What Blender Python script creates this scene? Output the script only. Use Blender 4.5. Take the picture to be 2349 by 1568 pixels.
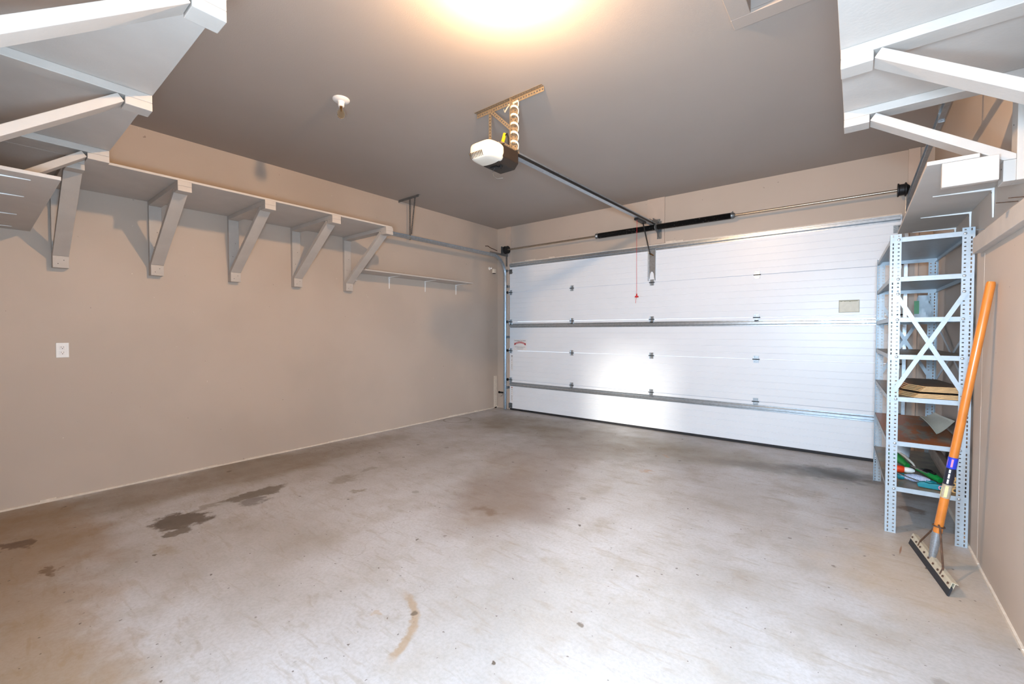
import bpy, bmesh, math, random
from mathutils import Vector, Matrix
random.seed(7)
PI = math.pi
for o in list(bpy.data.objects): bpy.data.objects.remove(o)
scene = bpy.context.scene
COL = scene.collection

# ------------------------------------------------------------------ camera
cam = bpy.data.objects.new('camera', bpy.data.cameras.new('camera'))
COL.objects.link(cam); scene.camera = cam
cam.data.sensor_width = 36; cam.data.lens = 36*991/2349
cam.data.clip_start = 0.01
cam.location = (0, 0, 1.31)
cam.rotation_euler = (math.radians(90-1.36), 0, math.radians(38.5))

# ------------------------------------------------------------------ world, lights, exposure
world = bpy.data.worlds.new('world'); scene.world = world; world.use_nodes = True
bg = world.node_tree.nodes['Background']
bg.inputs[0].default_value = (.66, .8, 1, 1); bg.inputs[1].default_value = 3.0

def lamp(name, kind, loc, energy, color):
    l = bpy.data.lights.new(name, kind); o = bpy.data.objects.new(name, l); COL.objects.link(o)
    o.location = loc; l.energy = energy; l.color = color
    return o
def aim(o, d): o.rotation_euler = Vector(d).to_track_quat('-Z', 'Y').to_euler()
# low daylight beam coming through the open doorway behind the camera
sun = lamp('sun', 'SUN', (2.6, -6, 3), 3.2, (1, .93, .80)); sun.data.angle = math.radians(7)
aim(sun, (-.385, .92, -.18))
# the photographer's flash in the doorway
portal = lamp('doorway_portal', 'AREA', (-.06, -.10, 1.025), 1, (1, 1, 1))   # guides sky sampling through the doorway, gives no light itself
portal.data.shape = 'RECTANGLE'; portal.data.size = .92; portal.data.size_y = 2.05; portal.data.cycles.is_portal = True
aim(portal, (0, 1, 0))
fl = lamp('flash', 'SPOT', (.05, 0.02, 1.5), 470, (.62, .81, 1)); fl.data.spot_size = math.radians(102)
fl.data.spot_blend = 1; fl.data.shadow_soft_size = .12
aim(fl, (-math.sin(math.radians(19)), math.cos(math.radians(19)), -.13))
fs = lamp('shelf_fill', 'POINT', (-.44, 0.06, 1.3), 225, (.56, .79, 1)); fs.data.shadow_soft_size = .12  # added unseen fill lamp, brightens the shelf undersides at the near left
BULB = 3100.0
scene.view_settings.view_transform = 'Standard'
scene.view_settings.look = 'None'
scene.view_settings.exposure = 0.03
scene.view_settings.gamma = 1
scene.view_settings.use_curve_mapping = False

# ------------------------------------------------------------------ room numbers
XL, XR, YB, YF, H = -4.85, .56, -.03, 5.70, 3.07
DX0, DX1 = -4.535, .335      # garage door
PX0, PX1, PZ = -.52, .40, 2.05  # doorway in the back wall

# ------------------------------------------------------------------ materials
def srgb(h):
    if isinstance(h, str):
        h = h.lstrip('#'); c = [int(h[i:i+2], 16)/255 for i in (0, 2, 4)]
    else: c = [v/255 for v in h]
    return tuple((v/12.92 if v <= .04045 else ((v+.055)/1.055)**2.4) for v in c) + (1,)
class NT:
    def __init__(s, name):
        s.m = bpy.data.materials.new(name); s.m.use_nodes = True
        s.t = s.m.node_tree; s.b = s.t.nodes['Principled BSDF']; s.n = s.t.nodes; s.l = s.t.links
    def new(s, t, **k):
        n = s.n.new(t)
        for a, v in k.items(): setattr(n, a, v)
        return n
    def put(s, sock, v):
        if hasattr(v, 'links') or isinstance(v, bpy.types.NodeSocket): s.l.new(v, sock)
        else: sock.default_value = v
    def pos(s):
        if not hasattr(s, '_p'): s._p = s.new('ShaderNodeNewGeometry').outputs['Position']
        return s._p
    def obj(s):
        if not hasattr(s, '_o'): s._o = s.new('ShaderNodeTexCoord').outputs['Object']
        return s._o
    def math(s, op, a, b=0, c=0, clamp=False):
        n = s.new('ShaderNodeMath', operation=op, use_clamp=clamp)
        s.put(n.inputs[0], a); s.put(n.inputs[1], b); s.put(n.inputs[2], c)
        return n.outputs[0]
    def vmath(s, op, a, b=(0, 0, 0), scale=None):
        n = s.new('ShaderNodeVectorMath', operation=op); s.put(n.inputs[0], a); s.put(n.inputs[1], b)
        if scale is not None: s.put(n.inputs[3], scale)
        return n.outputs[1] if op == 'LENGTH' else n.outputs[0]
    def noise(s, vec, scale, detail=3, rough=.5, dist=0, col=False):
        n = s.new('ShaderNodeTexNoise'); s.put(n.inputs['Vector'], vec); n.inputs['Scale'].default_value = scale
        n.inputs['Detail'].default_value = detail; n.inputs['Roughness'].default_value = rough
        n.inputs['Distortion'].default_value = dist
        return n.outputs[1] if col else n.outputs[0]
    def map(s, v, a, b, c=0, d=1, smooth=True):
        n = s.new('ShaderNodeMapRange', interpolation_type='SMOOTHSTEP' if smooth else 'LINEAR')
        s.put(n.inputs[0], v)
        for i, x in enumerate((a, b, c, d)): s.put(n.inputs[i+1], x)
        return n.outputs[0]
    def mix(s, f, a, b, mode='MIX'):
        n = s.new('ShaderNodeMix', data_type='RGBA', blend_type=mode)
        s.put(n.inputs[0], f); s.put(n.inputs[6], a); s.put(n.inputs[7], b)
        return n.outputs[2]
    def bump(s, h, strength=.2, dist=.01):
        n = s.new('ShaderNodeBump'); s.put(n.inputs['Height'], h)
        n.inputs['Strength'].default_value = strength; n.inputs['Distance'].default_value = dist
        s.l.new(n.outputs[0], s.b.inputs['Normal'])
def pbr(name, col, rough=.5, metal=0, var=.06, scale=30, bump=0, bscale=200, coat=0):
    t = NT(name); c = srgb(col); p = t.obj()
    n = t.noise(p, scale, 4)
    f = t.map(n, .3, .7, 1-var, 1+var, False)
    cc = t.mix(1.0, c, (1, 1, 1, 1)); m = t.new('ShaderNodeMix', data_type='RGBA', blend_type='MULTIPLY')
    m.inputs[0].default_value = 1; m.inputs[6].default_value = c; t.l.new(t.new_rgb(f), m.inputs[7]) if hasattr(t, 'new_rgb') else None
    cmb = t.new('ShaderNodeCombineColor')
    for i in range(3): t.l.new(f, cmb.inputs[i])
    t.l.new(cmb.outputs[0], m.inputs[7])
    t.l.new(m.outputs[2], t.b.inputs['Base Color'])
    t.b.inputs['Roughness'].default_value = rough; t.b.inputs['Metallic'].default_value = metal
    if coat: t.b.inputs['Coat Weight'].default_value = coat
    if bump: t.bump(t.noise(p, bscale, 2), bump, .004)
    return t.m

def wall_mat(name, col, seam=False):
    t = NT(name); p = t.pos(); c = srgb(col)
    base = t.mix(t.map(t.noise(p, 1.3, 4), .35, .65), tuple(v*.96 for v in c[:3])+(1,), tuple(v*1.03 for v in c[:3])+(1,))
    # small scuffs, chips and dirty marks
    sp = t.noise(p, 22, 2, .6)
    base = t.mix(t.map(sp, .765, .78), base, srgb('#9c8c80'))
    sp2 = t.noise(t.vmath('ADD', p, (13, 5, 2)), 30, 2, .5)
    base = t.mix(t.map(sp2, .79, .80), base, srgb('#d6ccc0'))
    t.l.new(base, t.b.inputs['Base Color']); t.b.inputs['Roughness'].default_value = .62
    t.bump(t.noise(p, 260, 2), .12, .002)
    return t.m
WALL = '#beafa2'
M = {}
M['wall'] = wall_mat('wall_paint', WALL)
M['ceiling'] = pbr('ceiling_paint', '#aaa098', .7, 0, .03, 1.2, .12, 220)
M['wood'] = pbr('painted_wood', '#bcb4ad', .55, 0, .05, 9, .15, 60)
M['wood_edge'] = pbr('painted_board', '#bfb8b2', .55, 0, .04, 6, .12, 80)
M['header'] = pbr('painted_header_board', '#c4b2a4', .6, 0, .05, 8, .1, 60)
M['doorwhite'] = pbr('white_door_steel', '#ecf0f6', .34, 0, .015, 3, .06, 350)
M['seal'] = pbr('black_rubber', '#26262a', .7, 0, .2, 20)
M['galv'] = pbr('galvanised_steel', '#b3bcc4', .32, .85, .12, 40)
M['galvdark'] = pbr('dull_galvanised_steel', '#83878a', .42, .8, .2, 60)
M['white'] = pbr('white_enamel', '#eceae8', .35, 0, .02)
M['spring'] = None
M['dark'] = pbr('dark_steel', '#2a2a2c', .5, .5, .2)
M['black'] = pbr('black_plastic', '#141415', .45, 0, .1)
M['shaft'] = pbr('steel_shaft', '#b0a494', .3, .9, .1, 50)
M['opener_white'] = pbr('cream_plastic_cover', '#dcd2c4', .45, 0, .02)
M['opener_dark'] = pbr('dark_brown_steel', '#2a221c', .45, .1, .15, 80)
M['perf'] = pbr('perforated_zinc_angle', '#8a7c68', .45, .4, .15, 60)
M['cable'] = pbr('white_cable', '#efe6cf', .5, 0, .03)
M['red'] = pbr('red_cord', '#c8242a', .5, 0, .1)
M['yellow'] = pbr('yellow_tape', '#dcb81c', .4, 0, .1)
M['rack'] = pbr('grey_rack_paint', '#a9b4bd', .4, .15, .05, 40)
M['bluewhite'] = pbr('pale_blue_plastic', '#cfdde8', .4, 0, .04)
M['teal'] = pbr('teal_plastic', '#0c7683', .4, 0, .06)
M['green'] = pbr('green_plastic', '#12853a', .4, 0, .08)
M['orange'] = pbr('orange_plastic', '#ec4a20', .4, 0, .08)
M['pink'] = pbr('pink_rubber', '#d77f96', .5)
M['steel'] = pbr('bright_steel', '#c8ccd0', .3, .9, .05)
M['rusty'] = pbr('rusty_steel', '#5a4132', .8, .2, .4, 60)
M['bucket'] = pbr('pale_bucket', '#dfe6ee', .4, 0, .04, 20)
M['handlewood'] = pbr('varnished_orange_wood', '#c8752c', .32, 0, .1, 14, coat=.4)
M['blue'] = pbr('blue_label', '#2438b8', .4)
M['labelblack'] = pbr('black_label', '#20202c', .4)
M['labelclear'] = pbr('clear_grey_sleeve', '#a89a86', .3, 0, .15, 60)
M['labelyellow'] = pbr('pale_yellow_label', '#ead98f', .4)
M['paper'] = pbr('white_sticker', '#eeecec', .5, 0, .01)
M['ink'] = pbr('dark_ink', '#3b3440', .6)
M['banner'] = pbr('red_ink', '#b83c40', .5)
M['folded'] = pbr('folded_tape_edge', '#857d5a', .4)
M['residue'] = pbr('clear_tape', '#d8d6c8', .5, 0, .06)
M['caulk'] = pbr('peeling_caulk', '#dccfc0', .7, 0, .08, 40, .2, 60)
M['holder'] = pbr('cream_squeegee_clamp', '#cfc4ae', .45, .2, .1, 30)
M['ferrule'] = pbr('brushed_aluminium', '#aab0b8', .38, .8, .15, 120)
M['tan'] = pbr('cut_wood_end', '#c89a5c', .6, 0, .1)
M['greyboard'] = pbr('grey_brown_plank', '#8b7a6c', .6, 0, .12, 20)
M['laminate'] = pbr('brown_laminate', '#6b5a4a', .4, 0, .15, 12)
M['mdf'] = pbr('tan_fibreboard', '#c6a070', .6, 0, .08)
M['darkvoid'] = pbr('dark_recess', '#3a3632', .8)
M['hatch'] = pbr('hatch_panel', '#77757a', .5, 0, .1, 5)

def striped(name, a, b, freq, axis=0):
    t = NT(name); s = t.new('ShaderNodeSeparateXYZ'); t.l.new(t.obj(), s.inputs[0])
    w = t.math('SINE', t.math('MULTIPLY', s.outputs[axis], freq))
    t.l.new(t.mix(t.map(w, -.3, .3), srgb(a), srgb(b)), t.b.inputs['Base Color'])
    t.b.inputs['Roughness'].default_value = .7
    return t.m
M['stripes'] = striped('striped_glove_cloth', '#eef0f6', '#5a6aa0', 900)
def spring_mat():
    t = NT('oiled_black_spring'); p = t.pos()
    n = t.noise(p, 55, 2, .5); f = t.map(n, .66, .72)
    t.l.new(t.mix(f, srgb('#1c1b1b'), srgb('#8f8d8a')), t.b.inputs['Base Color'])
    t.b.inputs['Metallic'].default_value = .4; t.b.inputs['Roughness'].default_value = .38
    return t.m
M['spring'] = spring_mat()
def shelf_top_mat(name, a, b, c, thr):
    t = NT(name); p = t.pos()
    n = t.noise(p, 9, 5, .6); n2 = t.noise(t.vmath('MULTIPLY', p, (4, 1.2, 4)), 3, 4, .6)
    col = t.mix(t.map(n, .35, .65), srgb(a), srgb(b))
    col = t.mix(t.map(n2, thr, thr+.12), col, srgb(c))
    t.l.new(col, t.b.inputs['Base Color']); t.b.inputs['Roughness'].default_value = .38; t.b.inputs['Metallic'].default_value = .15
    return t.m
M['shelftop'] = shelf_top_mat('dusty_shelf_top', '#6d6a62', '#8d8577', '#8a7458', .52)
M['shelfrust'] = shelf_top_mat('rust_stained_shelf_top', '#74716b', '#8e8a82', '#9a5a2c', .40)
def emis(name, col, s):
    t = NT(name); t.b.inputs['Base Color'].default_value = (1, 1, 1, 1)
    t.b.inputs['Emission Color'].default_value = col; t.b.inputs['Emission Strength'].default_value = s
    return t.m
M['lit'] = emis('lit_bulb', (1, .62, .32, 1), BULB)
def glass():
    t = NT('amber_bulb_glass'); t.b.inputs['Base Color'].default_value = (1, .86, .62, 1)
    t.b.inputs['Transmission Weight'].default_value = 1; t.b.inputs['Roughness'].default_value = .04; t.b.inputs['IOR'].default_value = 1.12
    return t.m
M['glass'] = glass()
M['brass'] = pbr('bulb_cap', '#7a5a34', .4, .8)

def floor_mat():
    t = NT('stained_concrete'); p = t.pos()
    big = t.noise(p, .9, 5, .6); mid = t.noise(p, 3.2, 6, .62); fine = t.noise(p, 60, 4, .6)
    st = t.noise(t.vmath('MULTIPLY', p, (1, 4, 1)), 5, 4, .6, 1.0)
    col = t.mix(t.map(big, .35, .66), srgb('#aaa6a4'), srgb('#bfbec1'))
    col = t.mix(t.map(mid, .46, .75, 0, .45), col, srgb('#968a78'))
    col = t.mix(t.map(st, .52, .70, 0, .42), col, srgb('#988b7b'))
    col = t.mix(t.map(fine, .35, .7, 0, .3), col, srgb('#8f8a84'))
    wob = t.vmath('SCALE', t.vmath('SUBTRACT', t.noise(p, 7, 4, .65, 0, True), (.5, .5, .5)), scale=.34)
    q = t.vmath('ADD', p, wob)
    wob2 = t.vmath('SCALE', t.vmath('SUBTRACT', t.noise(p, 2.2, 4, .6, 0, True), (.5, .5, .5)), scale=.8)
    q2 = t.vmath('ADD', p, wob2)
    def blob(cx, cy, rx, ry, rot, c, s, soft=.5, qq=None):
        nonlocal col
        v = t.vmath('SUBTRACT', qq or q, (cx, cy, 0))
        r = t.new('ShaderNodeVectorRotate', rotation_type='Z_AXIS'); t.l.new(v, r.inputs[0]); r.inputs['Angle'].default_value = -rot
        d = t.vmath('LENGTH', t.vmath('MULTIPLY', r.outputs[0], (1/rx, 1/ry, 0)))
        col = t.mix(t.map(d, 1, soft, 0, s), col, srgb(c))
    # broad brown tones; grime on the parking lane and near the door
    blob(-2.15, 2.6, .75, .9, .2, '#7d6a5b', .62, .2, q2)
    blob(-2.5, 3.6, .8, 1.0, .1, '#8b7a69', .5, .2, q2)
    blob(-2.4, 4.6, 1.6, .9, 0, '#786a57', .55, .3, q2)
    blob(-3.6, 4.9, 1.1, .9, 0, '#74654c', .62, .3, q2)
    blob(-1.3, 4.9, 1.1, .6, 0, '#807257', .5, .3, q2)
    blob(-4.5, 1.6, .5, 2.2, 0, '#7c6a52', .6, .4, q2)  # long brown tone beside the left wall
    blob(-4.0, .1, 1.4, .55, 0, '#8a6c44', .7, .4, q2)  # mostly warm light beyond the flash, painted into the floor, with a little dirt
    blob(-2.2, .1, 1.3, .42, 0, '#8f7248', .65, .4, q2)  # same painted warm light under the back shelf, with a little dirt
    blob(-.15, 4.95, .5, .32, .2, '#3a3836', .85, .3)
    blob(-.7, 4.75, .6, .25, .1, '#6f6a64', .55, .3)
    blob(.3, 3.2, .5, .9, 0, '#b59a74', .45, .3, q2)  # soft tan tone around the squeegee
    # dark oil and water stains
    blob(-3.66, .90, .20, .16, .5, '#55483c', .92, .7)
    blob(-3.48, .84, .12, .08, .3, '#5f5448', .85, .6)
    blob(-3.78, 1.45, .10, .30, .1, '#675c50', .85, .6)
    blob(-3.62, 1.36, .10, .12, 0, '#6b6462', .75, .6)
    blob(-3.78, 1.12, .05, .20, .15, '#7d7468', .6, .5)
    blob(-3.22, .70, .12, .07, .2, '#93856f', .5, .4)
    blob(-3.55, 2.05, .12, .18, 0, '#857b6e', .6, .5)
    blob(-3.62, 2.35, .06, .10, 0, '#857b6e', .5, .5)
    blob(-3.2, 1.97, .05, .07, 0, '#7b6d58', .6, .5)
    blob(-4.03, .14, .13, .07, .6, '#57391f', .75, .6)
    blob(-3.46, .25, .06, .035, .4, '#5c4020', .7, .5)
    blob(-2.1, 2.34, .16, .10, .2, '#6d5848', .6, .3)
    blob(-1.72, 1.17, .045, .03, 0, '#a98f72', .5, .4)
    blob(-1.53, 3.94, .10, .05, 0, '#a8743c', .5, .3)
    blob(-1.54, 4.57, .07, .05, 0, '#a8743c', .5, .3)
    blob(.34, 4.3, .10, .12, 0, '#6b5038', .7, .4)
    # thin curved rust drip scratch beside the squeegee
    blob(.23, 3.46, .006, .09, -.12, '#8a5424', .8, .4, p)
    # worn arc scuff
    v = t.vmath('SUBTRACT', p, (-1.80, .97, 0))
    wv = t.vmath('LENGTH', t.vmath('MULTIPLY', t.vmath('ADD', v, t.vmath('SCALE', t.vmath('SUBTRACT', t.noise(p, 30, 3, .6, 0, True), (.5, .5, .5)), scale=.04)), (1, 1, 0)))
    s = t.new('ShaderNodeSeparateXYZ'); t.l.new(v, s.inputs[0])
    ring = t.math('MULTIPLY', t.map(t.math('ABSOLUTE', t.math('SUBTRACT', wv, .365)), .03, .008), t.map(t.math('ADD', s.outputs[0], t.math('MULTIPLY', s.outputs[1], .6)), .22, .34))
    ring = t.math('MULTIPLY', ring, t.map(s.outputs[1], .02, .10))
    col = t.mix(t.math('MULTIPLY', ring, .62), col, srgb('#9c7f58'))
    # second faint tyre arc by the left wall
    v2 = t.vmath('LENGTH', t.vmath('MULTIPLY', t.vmath('SUBTRACT', p, (-4.62, 4.5, 0)), (1, 1, 0)))
    col = t.mix(t.map(t.math('ABSOLUTE', t.math('SUBTRACT', v2, .2)), .02, .006, 0, .5), col, srgb('#6c5c48'))
    # scattered drops
    for sc, thr, c, f in ((2.6, .10, '#7d756b', .5), (4.6, .11, '#5c5146', .75), (8.5, .095, '#4c4034', .85), (16, .10, '#4a3c30', .8), (27, .11, '#4a3c30', .7)):
        vo = t.new('ShaderNodeTexVoronoi'); t.l.new(t.vmath('ADD', t.vmath('MULTIPLY', p, (1, 1, 0)), t.vmath('SCALE', t.noise(p, 40, 2, .5, 0, True), scale=.03)), vo.inputs['Vector'])
        vo.inputs['Scale'].default_value = sc; vo.inputs['Randomness'].default_value = 1
        sep = t.new('ShaderNodeSeparateColor'); t.l.new(vo.outputs['Color'], sep.inputs[0])
        r = t.math('MULTIPLY', sep.outputs[0], thr)
        on = t.math('GREATER_THAN', sep.outputs[1], .6)
        k = t.map(t.math('SUBTRACT', vo.outputs['Distance'], r), .02, -.015, 0, f)
        col = t.mix(t.math('MULTIPLY', k, on), col, srgb(c))
    # hairline scratches
    wv = t.new('ShaderNodeTexVoronoi', feature='DISTANCE_TO_EDGE'); t.l.new(t.vmath('ADD', t.vmath('MULTIPLY', p, (.5, 1, 0)), t.vmath('SCALE', t.noise(p, 2, 3, .5, 0, True), scale=.6)), wv.inputs['Vector'])
    wv.inputs['Scale'].default_value = .8
    gate = t.map(t.noise(p, 1.1, 2), .5, .6)
    col = t.mix(t.math('MULTIPLY', t.map(wv.outputs['Distance'], .004, .0015, 0, .22), gate), col, srgb('#857b70'))
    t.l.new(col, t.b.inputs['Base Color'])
    t.l.new(t.map(mid, .3, .7, .38, .6), t.b.inputs['Roughness'])
    t.bump(t.math('ADD', t.noise(p, 90, 4, .7), t.math('MULTIPLY', mid, .6)), .25, .003)
    return t.m
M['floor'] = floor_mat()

# ------------------------------------------------------------------ mesh builder
FR = {}
def to_local(par, v):
    if par is None or par.name not in FR: return v
    loc, rz = FR[par.name]
    d = Vector(v)-Vector(loc)
    c, s = math.cos(-rz), math.sin(-rz)
    return (d.x*c-d.y*s, d.x*s+d.y*c, d.z)
class MB:
    def __init__(s): s.v = []; s.f = []; s.mi = []; s.cur = 0
    def add(s, vs, fs, mi=None):
        n = len(s.v); s.v += [tuple(v) for v in vs]; s.f += [tuple(i+n for i in f) for f in fs]
        s.mi += [s.cur if mi is None else mi]*len(fs); return s
    def box(s, x0, x1, y0, y1, z0, z1, mi=None):
        return s.add([(x, y, z) for z in (z0, z1) for y in (y0, y1) for x in (x0, x1)],
                     [(0, 2, 3, 1), (4, 5, 7, 6), (0, 1, 5, 4), (2, 6, 7, 3), (0, 4, 6, 2), (1, 3, 7, 5)], mi)
    def obox(s, c, a, b, n, mi=None):   # centre and three half vectors
        c, a, b, n = map(Vector, (c, a, b, n))
        if a.cross(b).dot(n) < 0: n = -n
        return s.add([c+i*a+j*b+k*n for k in (-1, 1) for j in (-1, 1) for i in (-1, 1)],
                     [(0, 2, 3, 1), (4, 5, 7, 6), (0, 1, 5, 4), (2, 6, 7, 3), (0, 4, 6, 2), (1, 3, 7, 5)], mi)
    def bar(s, p, q, w, h, up=(0, 0, 1), mi=None):   # rectangular bar from p to q
        p, q = Vector(p), Vector(q); d = (q-p); L = d.length/2; d.normalize()
        u = Vector(up); r = d.cross(u)
        if r.length < 1e-4: r = d.cross(Vector((1, 0, 0)))
        r.normalize(); u = r.cross(d)
        return s.obox((p+q)/2, d*L, r*w/2, u*h/2, mi)
    def prism(s, prof, fn, a, b, mi=None):   # prof 2D, fn(u,v,w)->xyz, extruded w from a to b
        n = len(prof)
        vs = [fn(u, v, a) for u, v in prof]+[fn(u, v, b) for u, v in prof]
        fs = [tuple(range(n-1, -1, -1)), tuple(range(n, 2*n))]+[(i, (i+1) % n, (i+1) % n+n, i+n) for i in range(n)]
        return s.add(vs, fs, mi)
    def tube(s, pts, r, n=10, mi=None, caps=True):
        pts = [Vector(p) for p in pts]; rs = r if isinstance(r, (list, tuple)) else [r]*len(pts)
        vs = []; fs = []; t0 = (pts[1]-pts[0]).normalized()
        u = t0.orthogonal().normalized()
        for i, p in enumerate(pts):
            t = (pts[min(i+1, len(pts)-1)]-pts[max(i-1, 0)])
            if t.length > 1e-9: t.normalize()
            else: t = t0
            u = (u-t*u.dot(t)); u.normalize(); w = t.cross(u); t0 = t
            for k in range(n):
                a = 2*PI*k/n; vs.append(p+(u*math.cos(a)+w*math.sin(a))*rs[i])
        for i in range(len(pts)-1):
            for k in range(n): fs.append((i*n+k, i*n+(k+1) % n, (i+1)*n+(k+1) % n, (i+1)*n+k))
        if caps: fs += [tuple(range(n-1, -1, -1)), tuple(range((len(pts)-1)*n, len(pts)*n))]
        return s.add(vs, fs, mi)
    def lathe(s, c, prof, axis='z', n=24, mi=None):   # prof [(r, h)]
        def P(x, y, h):
            if axis == 'z': return (c[0]+x, c[1]+y, c[2]+h)
            if axis == 'x': return (c[0]+h, c[1]+x, c[2]+y)
            return (c[0]+y, c[1]+h, c[2]+x)
        vs = []; fs = []
        for r, h in prof:
            for k in range(n): vs.append(P(r*math.cos(2*PI*k/n), r*math.sin(2*PI*k/n), h))
        for i in range(len(prof)-1):
            for k in range(n): fs.append((i*n+k, i*n+(k+1) % n, (i+1)*n+(k+1) % n, (i+1)*n+k))
        fs += [tuple(range(n-1, -1, -1)), tuple(range((len(prof)-1)*n, len(prof)*n))]
        return s.add(vs, fs, mi)
    def perf(s, o, u, v, n, L, W, pitch, holes, t=.002, mi=None):
        """perforated strip: origin o, length dir u, width dir v, normal n; holes = per row (hu, hv)"""
        o, u, v, n = map(Vector, (o, u, v, n)); u.normalize(); v.normalize(); n.normalize()
        N = max(1, int(L/pitch)); pu = L/N; rows = len(holes); pv = W/rows
        for i in range(N):
            for j, (hu, hv) in enumerate(holes):
                c = o+u*(i+.5)*pu+v*(j+.5)*pv
                def ring(du, dv, k): return [c+u*a*du+v*b*dv+n*k*t/2 for a, b in ((-1, -1), (1, -1), (1, 1), (-1, 1))]
                vs = ring(pu/2, pv/2, 1)+ring(hu/2, hv/2, 1)+ring(pu/2, pv/2, -1)+ring(hu/2, hv/2, -1)
                fs = []
                for k in range(4):
                    m = (k+1) % 4
                    fs += [(k, m, 4+m, 4+k), (8+m, 8+k, 12+k, 12+m), (4+k, 4+m, 12+m, 12+k)]
                s.add(vs, fs, mi)
        e = t/2
        a = o; b = o+u*L; cc = o+u*L+v*W; d = o+v*W
        for p, q in ((a, b), (b, cc), (cc, d), (d, a)):
            s.add([p-n*e, q-n*e, q+n*e, p+n*e], [(0, 1, 2, 3)], mi)
        return s
    def build(s, name, mats, parent=None, smooth=False, bevel=0, local=False, base=True, seg=2):
        vs = s.v
        loc = (0, 0, 0)
        if parent is not None:
            if not local: vs = [to_local(parent, v) for v in vs]
        elif base:
            xs, ys, zs = zip(*vs)
            loc = ((min(xs)+max(xs))/2, (min(ys)+max(ys))/2, min(zs))
            vs = [(x-loc[0], y-loc[1], z-loc[2]) for x, y, z in vs]
        me = bpy.data.meshes.new(name); me.from_pydata(vs, [], s.f)
        if not isinstance(mats, (list, tuple)): mats = [mats]
        for m in mats: me.materials.append(M[m] if isinstance(m, str) else m)
        for p, i in zip(me.polygons, s.mi): p.material_index = i
        me.validate(); me.update()
        o = bpy.data.objects.new(name, me); COL.objects.link(o); o.location = loc
        if parent is not None:
            o.parent = parent; FR[o.name] = FR.get(parent.name, ((0, 0, 0), 0)) if not local else FR.get(parent.name, ((0, 0, 0), 0))
        if smooth:
            me.polygons.foreach_set('use_smooth', [True]*len(me.polygons))
            me.set_sharp_from_angle(angle=math.radians(38)) if hasattr(me, 'set_sharp_from_angle') else None
        if bevel:
            b = o.modifiers.new('bevel', 'BEVEL'); b.width = bevel; b.segments = seg; b.limit_method = 'ANGLE'
        return o
def thing(name, label, cat, loc=(0, 0, 0), rz=0, group=None):
    o = bpy.data.objects.new(name, None); o.empty_display_size = .1; COL.objects.link(o)
    o.location = loc; o.rotation_euler = (0, 0, rz); FR[o.name] = (tuple(loc), rz)
    o['label'] = label; o['category'] = cat
    if group: o['group'] = group
    return o
def tag(o, label, cat, group=None, kind=None):
    o['label'] = label; o['category'] = cat
    if group: o['group'] = group
    if kind: o['kind'] = kind
    return o
def struct(o, label=None):
    o['kind'] = 'structure'
    if label: o['label'] = label
    return o
def kids(o): return [c for c in bpy.data.objects if c.parent == o]
def dup(root, loc, rz, label=None, group=None):
    def cp(o, par):
        c = o.copy(); COL.objects.link(c); c.parent = par
        for k in list(kids(o)): cp(k, c)
        return c
    r = cp(root, None); r.location = loc; r.rotation_euler = (0, 0, rz)
    if label: r['label'] = label
    if group: r['group'] = group
    return r
def text(body, size, loc, mat, parent, name='lettering', align='CENTER', sx=1, rot=(PI/2, 0, 0), bend=None):
    cu = bpy.data.curves.new('tmp', 'FONT'); cu.body = body; cu.size = size; cu.align_x = align; cu.align_y = 'CENTER'; cu.extrude = .0004
    ob = bpy.data.objects.new('tmp', cu); COL.objects.link(ob)
    dg = bpy.context.evaluated_depsgraph_get(); dg.update()
    me = bpy.data.meshes.new_from_object(ob.evaluated_get(dg)); bpy.data.objects.remove(ob)
    R = Matrix.Translation(loc) @ (Matrix.Rotation(rot[0], 4, 'X'))
    m = MB()
    vs = []
    for v in me.vertices:
        x, y, z = v.co.x*sx, v.co.y, v.co.z
        if bend: y += bend*(1-(x/.10)**2)
        vs.append(R @ Vector((x, y, z)))
    m.add(vs, [tuple(p.vertices) for p in me.polygons])
    bpy.data.meshes.remove(me)
    return m.build(name, mat, parent)

# ------------------------------------------------------------------ room shell
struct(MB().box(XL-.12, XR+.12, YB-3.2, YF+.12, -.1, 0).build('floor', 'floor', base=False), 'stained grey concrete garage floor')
ce = MB()   # ceiling with a hole for the attic hatch
hx0, hx1, hy0, hy1 = -.475, .04, 2.17, 2.69
for b in ((XL-.12, hx0, YB-.12, YF+.12), (hx1, XR+.12, YB-.12, YF+.12), (hx0, hx1, YB-.12, hy0), (hx0, hx1, hy1, YF+.12)):
    ce.box(*b, H, H+.1)
struct(ce.build('ceiling', 'ceiling', base=False), 'painted taupe garage ceiling')
struct(MB().box(XL-.12, XL, YB-.12, YF+.12, 0, H).build('wall_left', 'wall', base=False), 'beige side wall')
struct(MB().box(XR, XR+.12, YB-.12, YF+.12, 0, H).build('wall_right', 'wall', base=False), 'beige side wall behind the rack')
m = MB(); m.box(XL, DX0+.03, YF, YF+.12, 0, H); m.box(DX1-.03, XR, YF, YF+.12, 0, H); m.box(DX0+.03, DX1-.03, YF, YF+.12, 2.42, H)
struct(m.build('wall_front', 'wall', base=False), 'header wall around the garage door')
m = MB(); m.box(XL, PX0, YB-.12, YB, 0, H); m.box(PX1, XR, YB-.12, YB, 0, H); m.box(PX0, PX1, YB-.12, YB, PZ, H)
struct(m.build('wall_back', 'wall', base=False), 'back wall with the open doorway')
# small hall behind the doorway, open to the daylight on its far side
m = MB(); m.box(PX0-1.6, PX0-1.5, YB-3.2, YB-.12, 0, 2.5); m.box(PX1+3.0, PX1+3.1, YB-3.2, YB-.12, 0, 2.5)
struct(m.build('wall_hall', 'wall', base=False))
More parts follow.
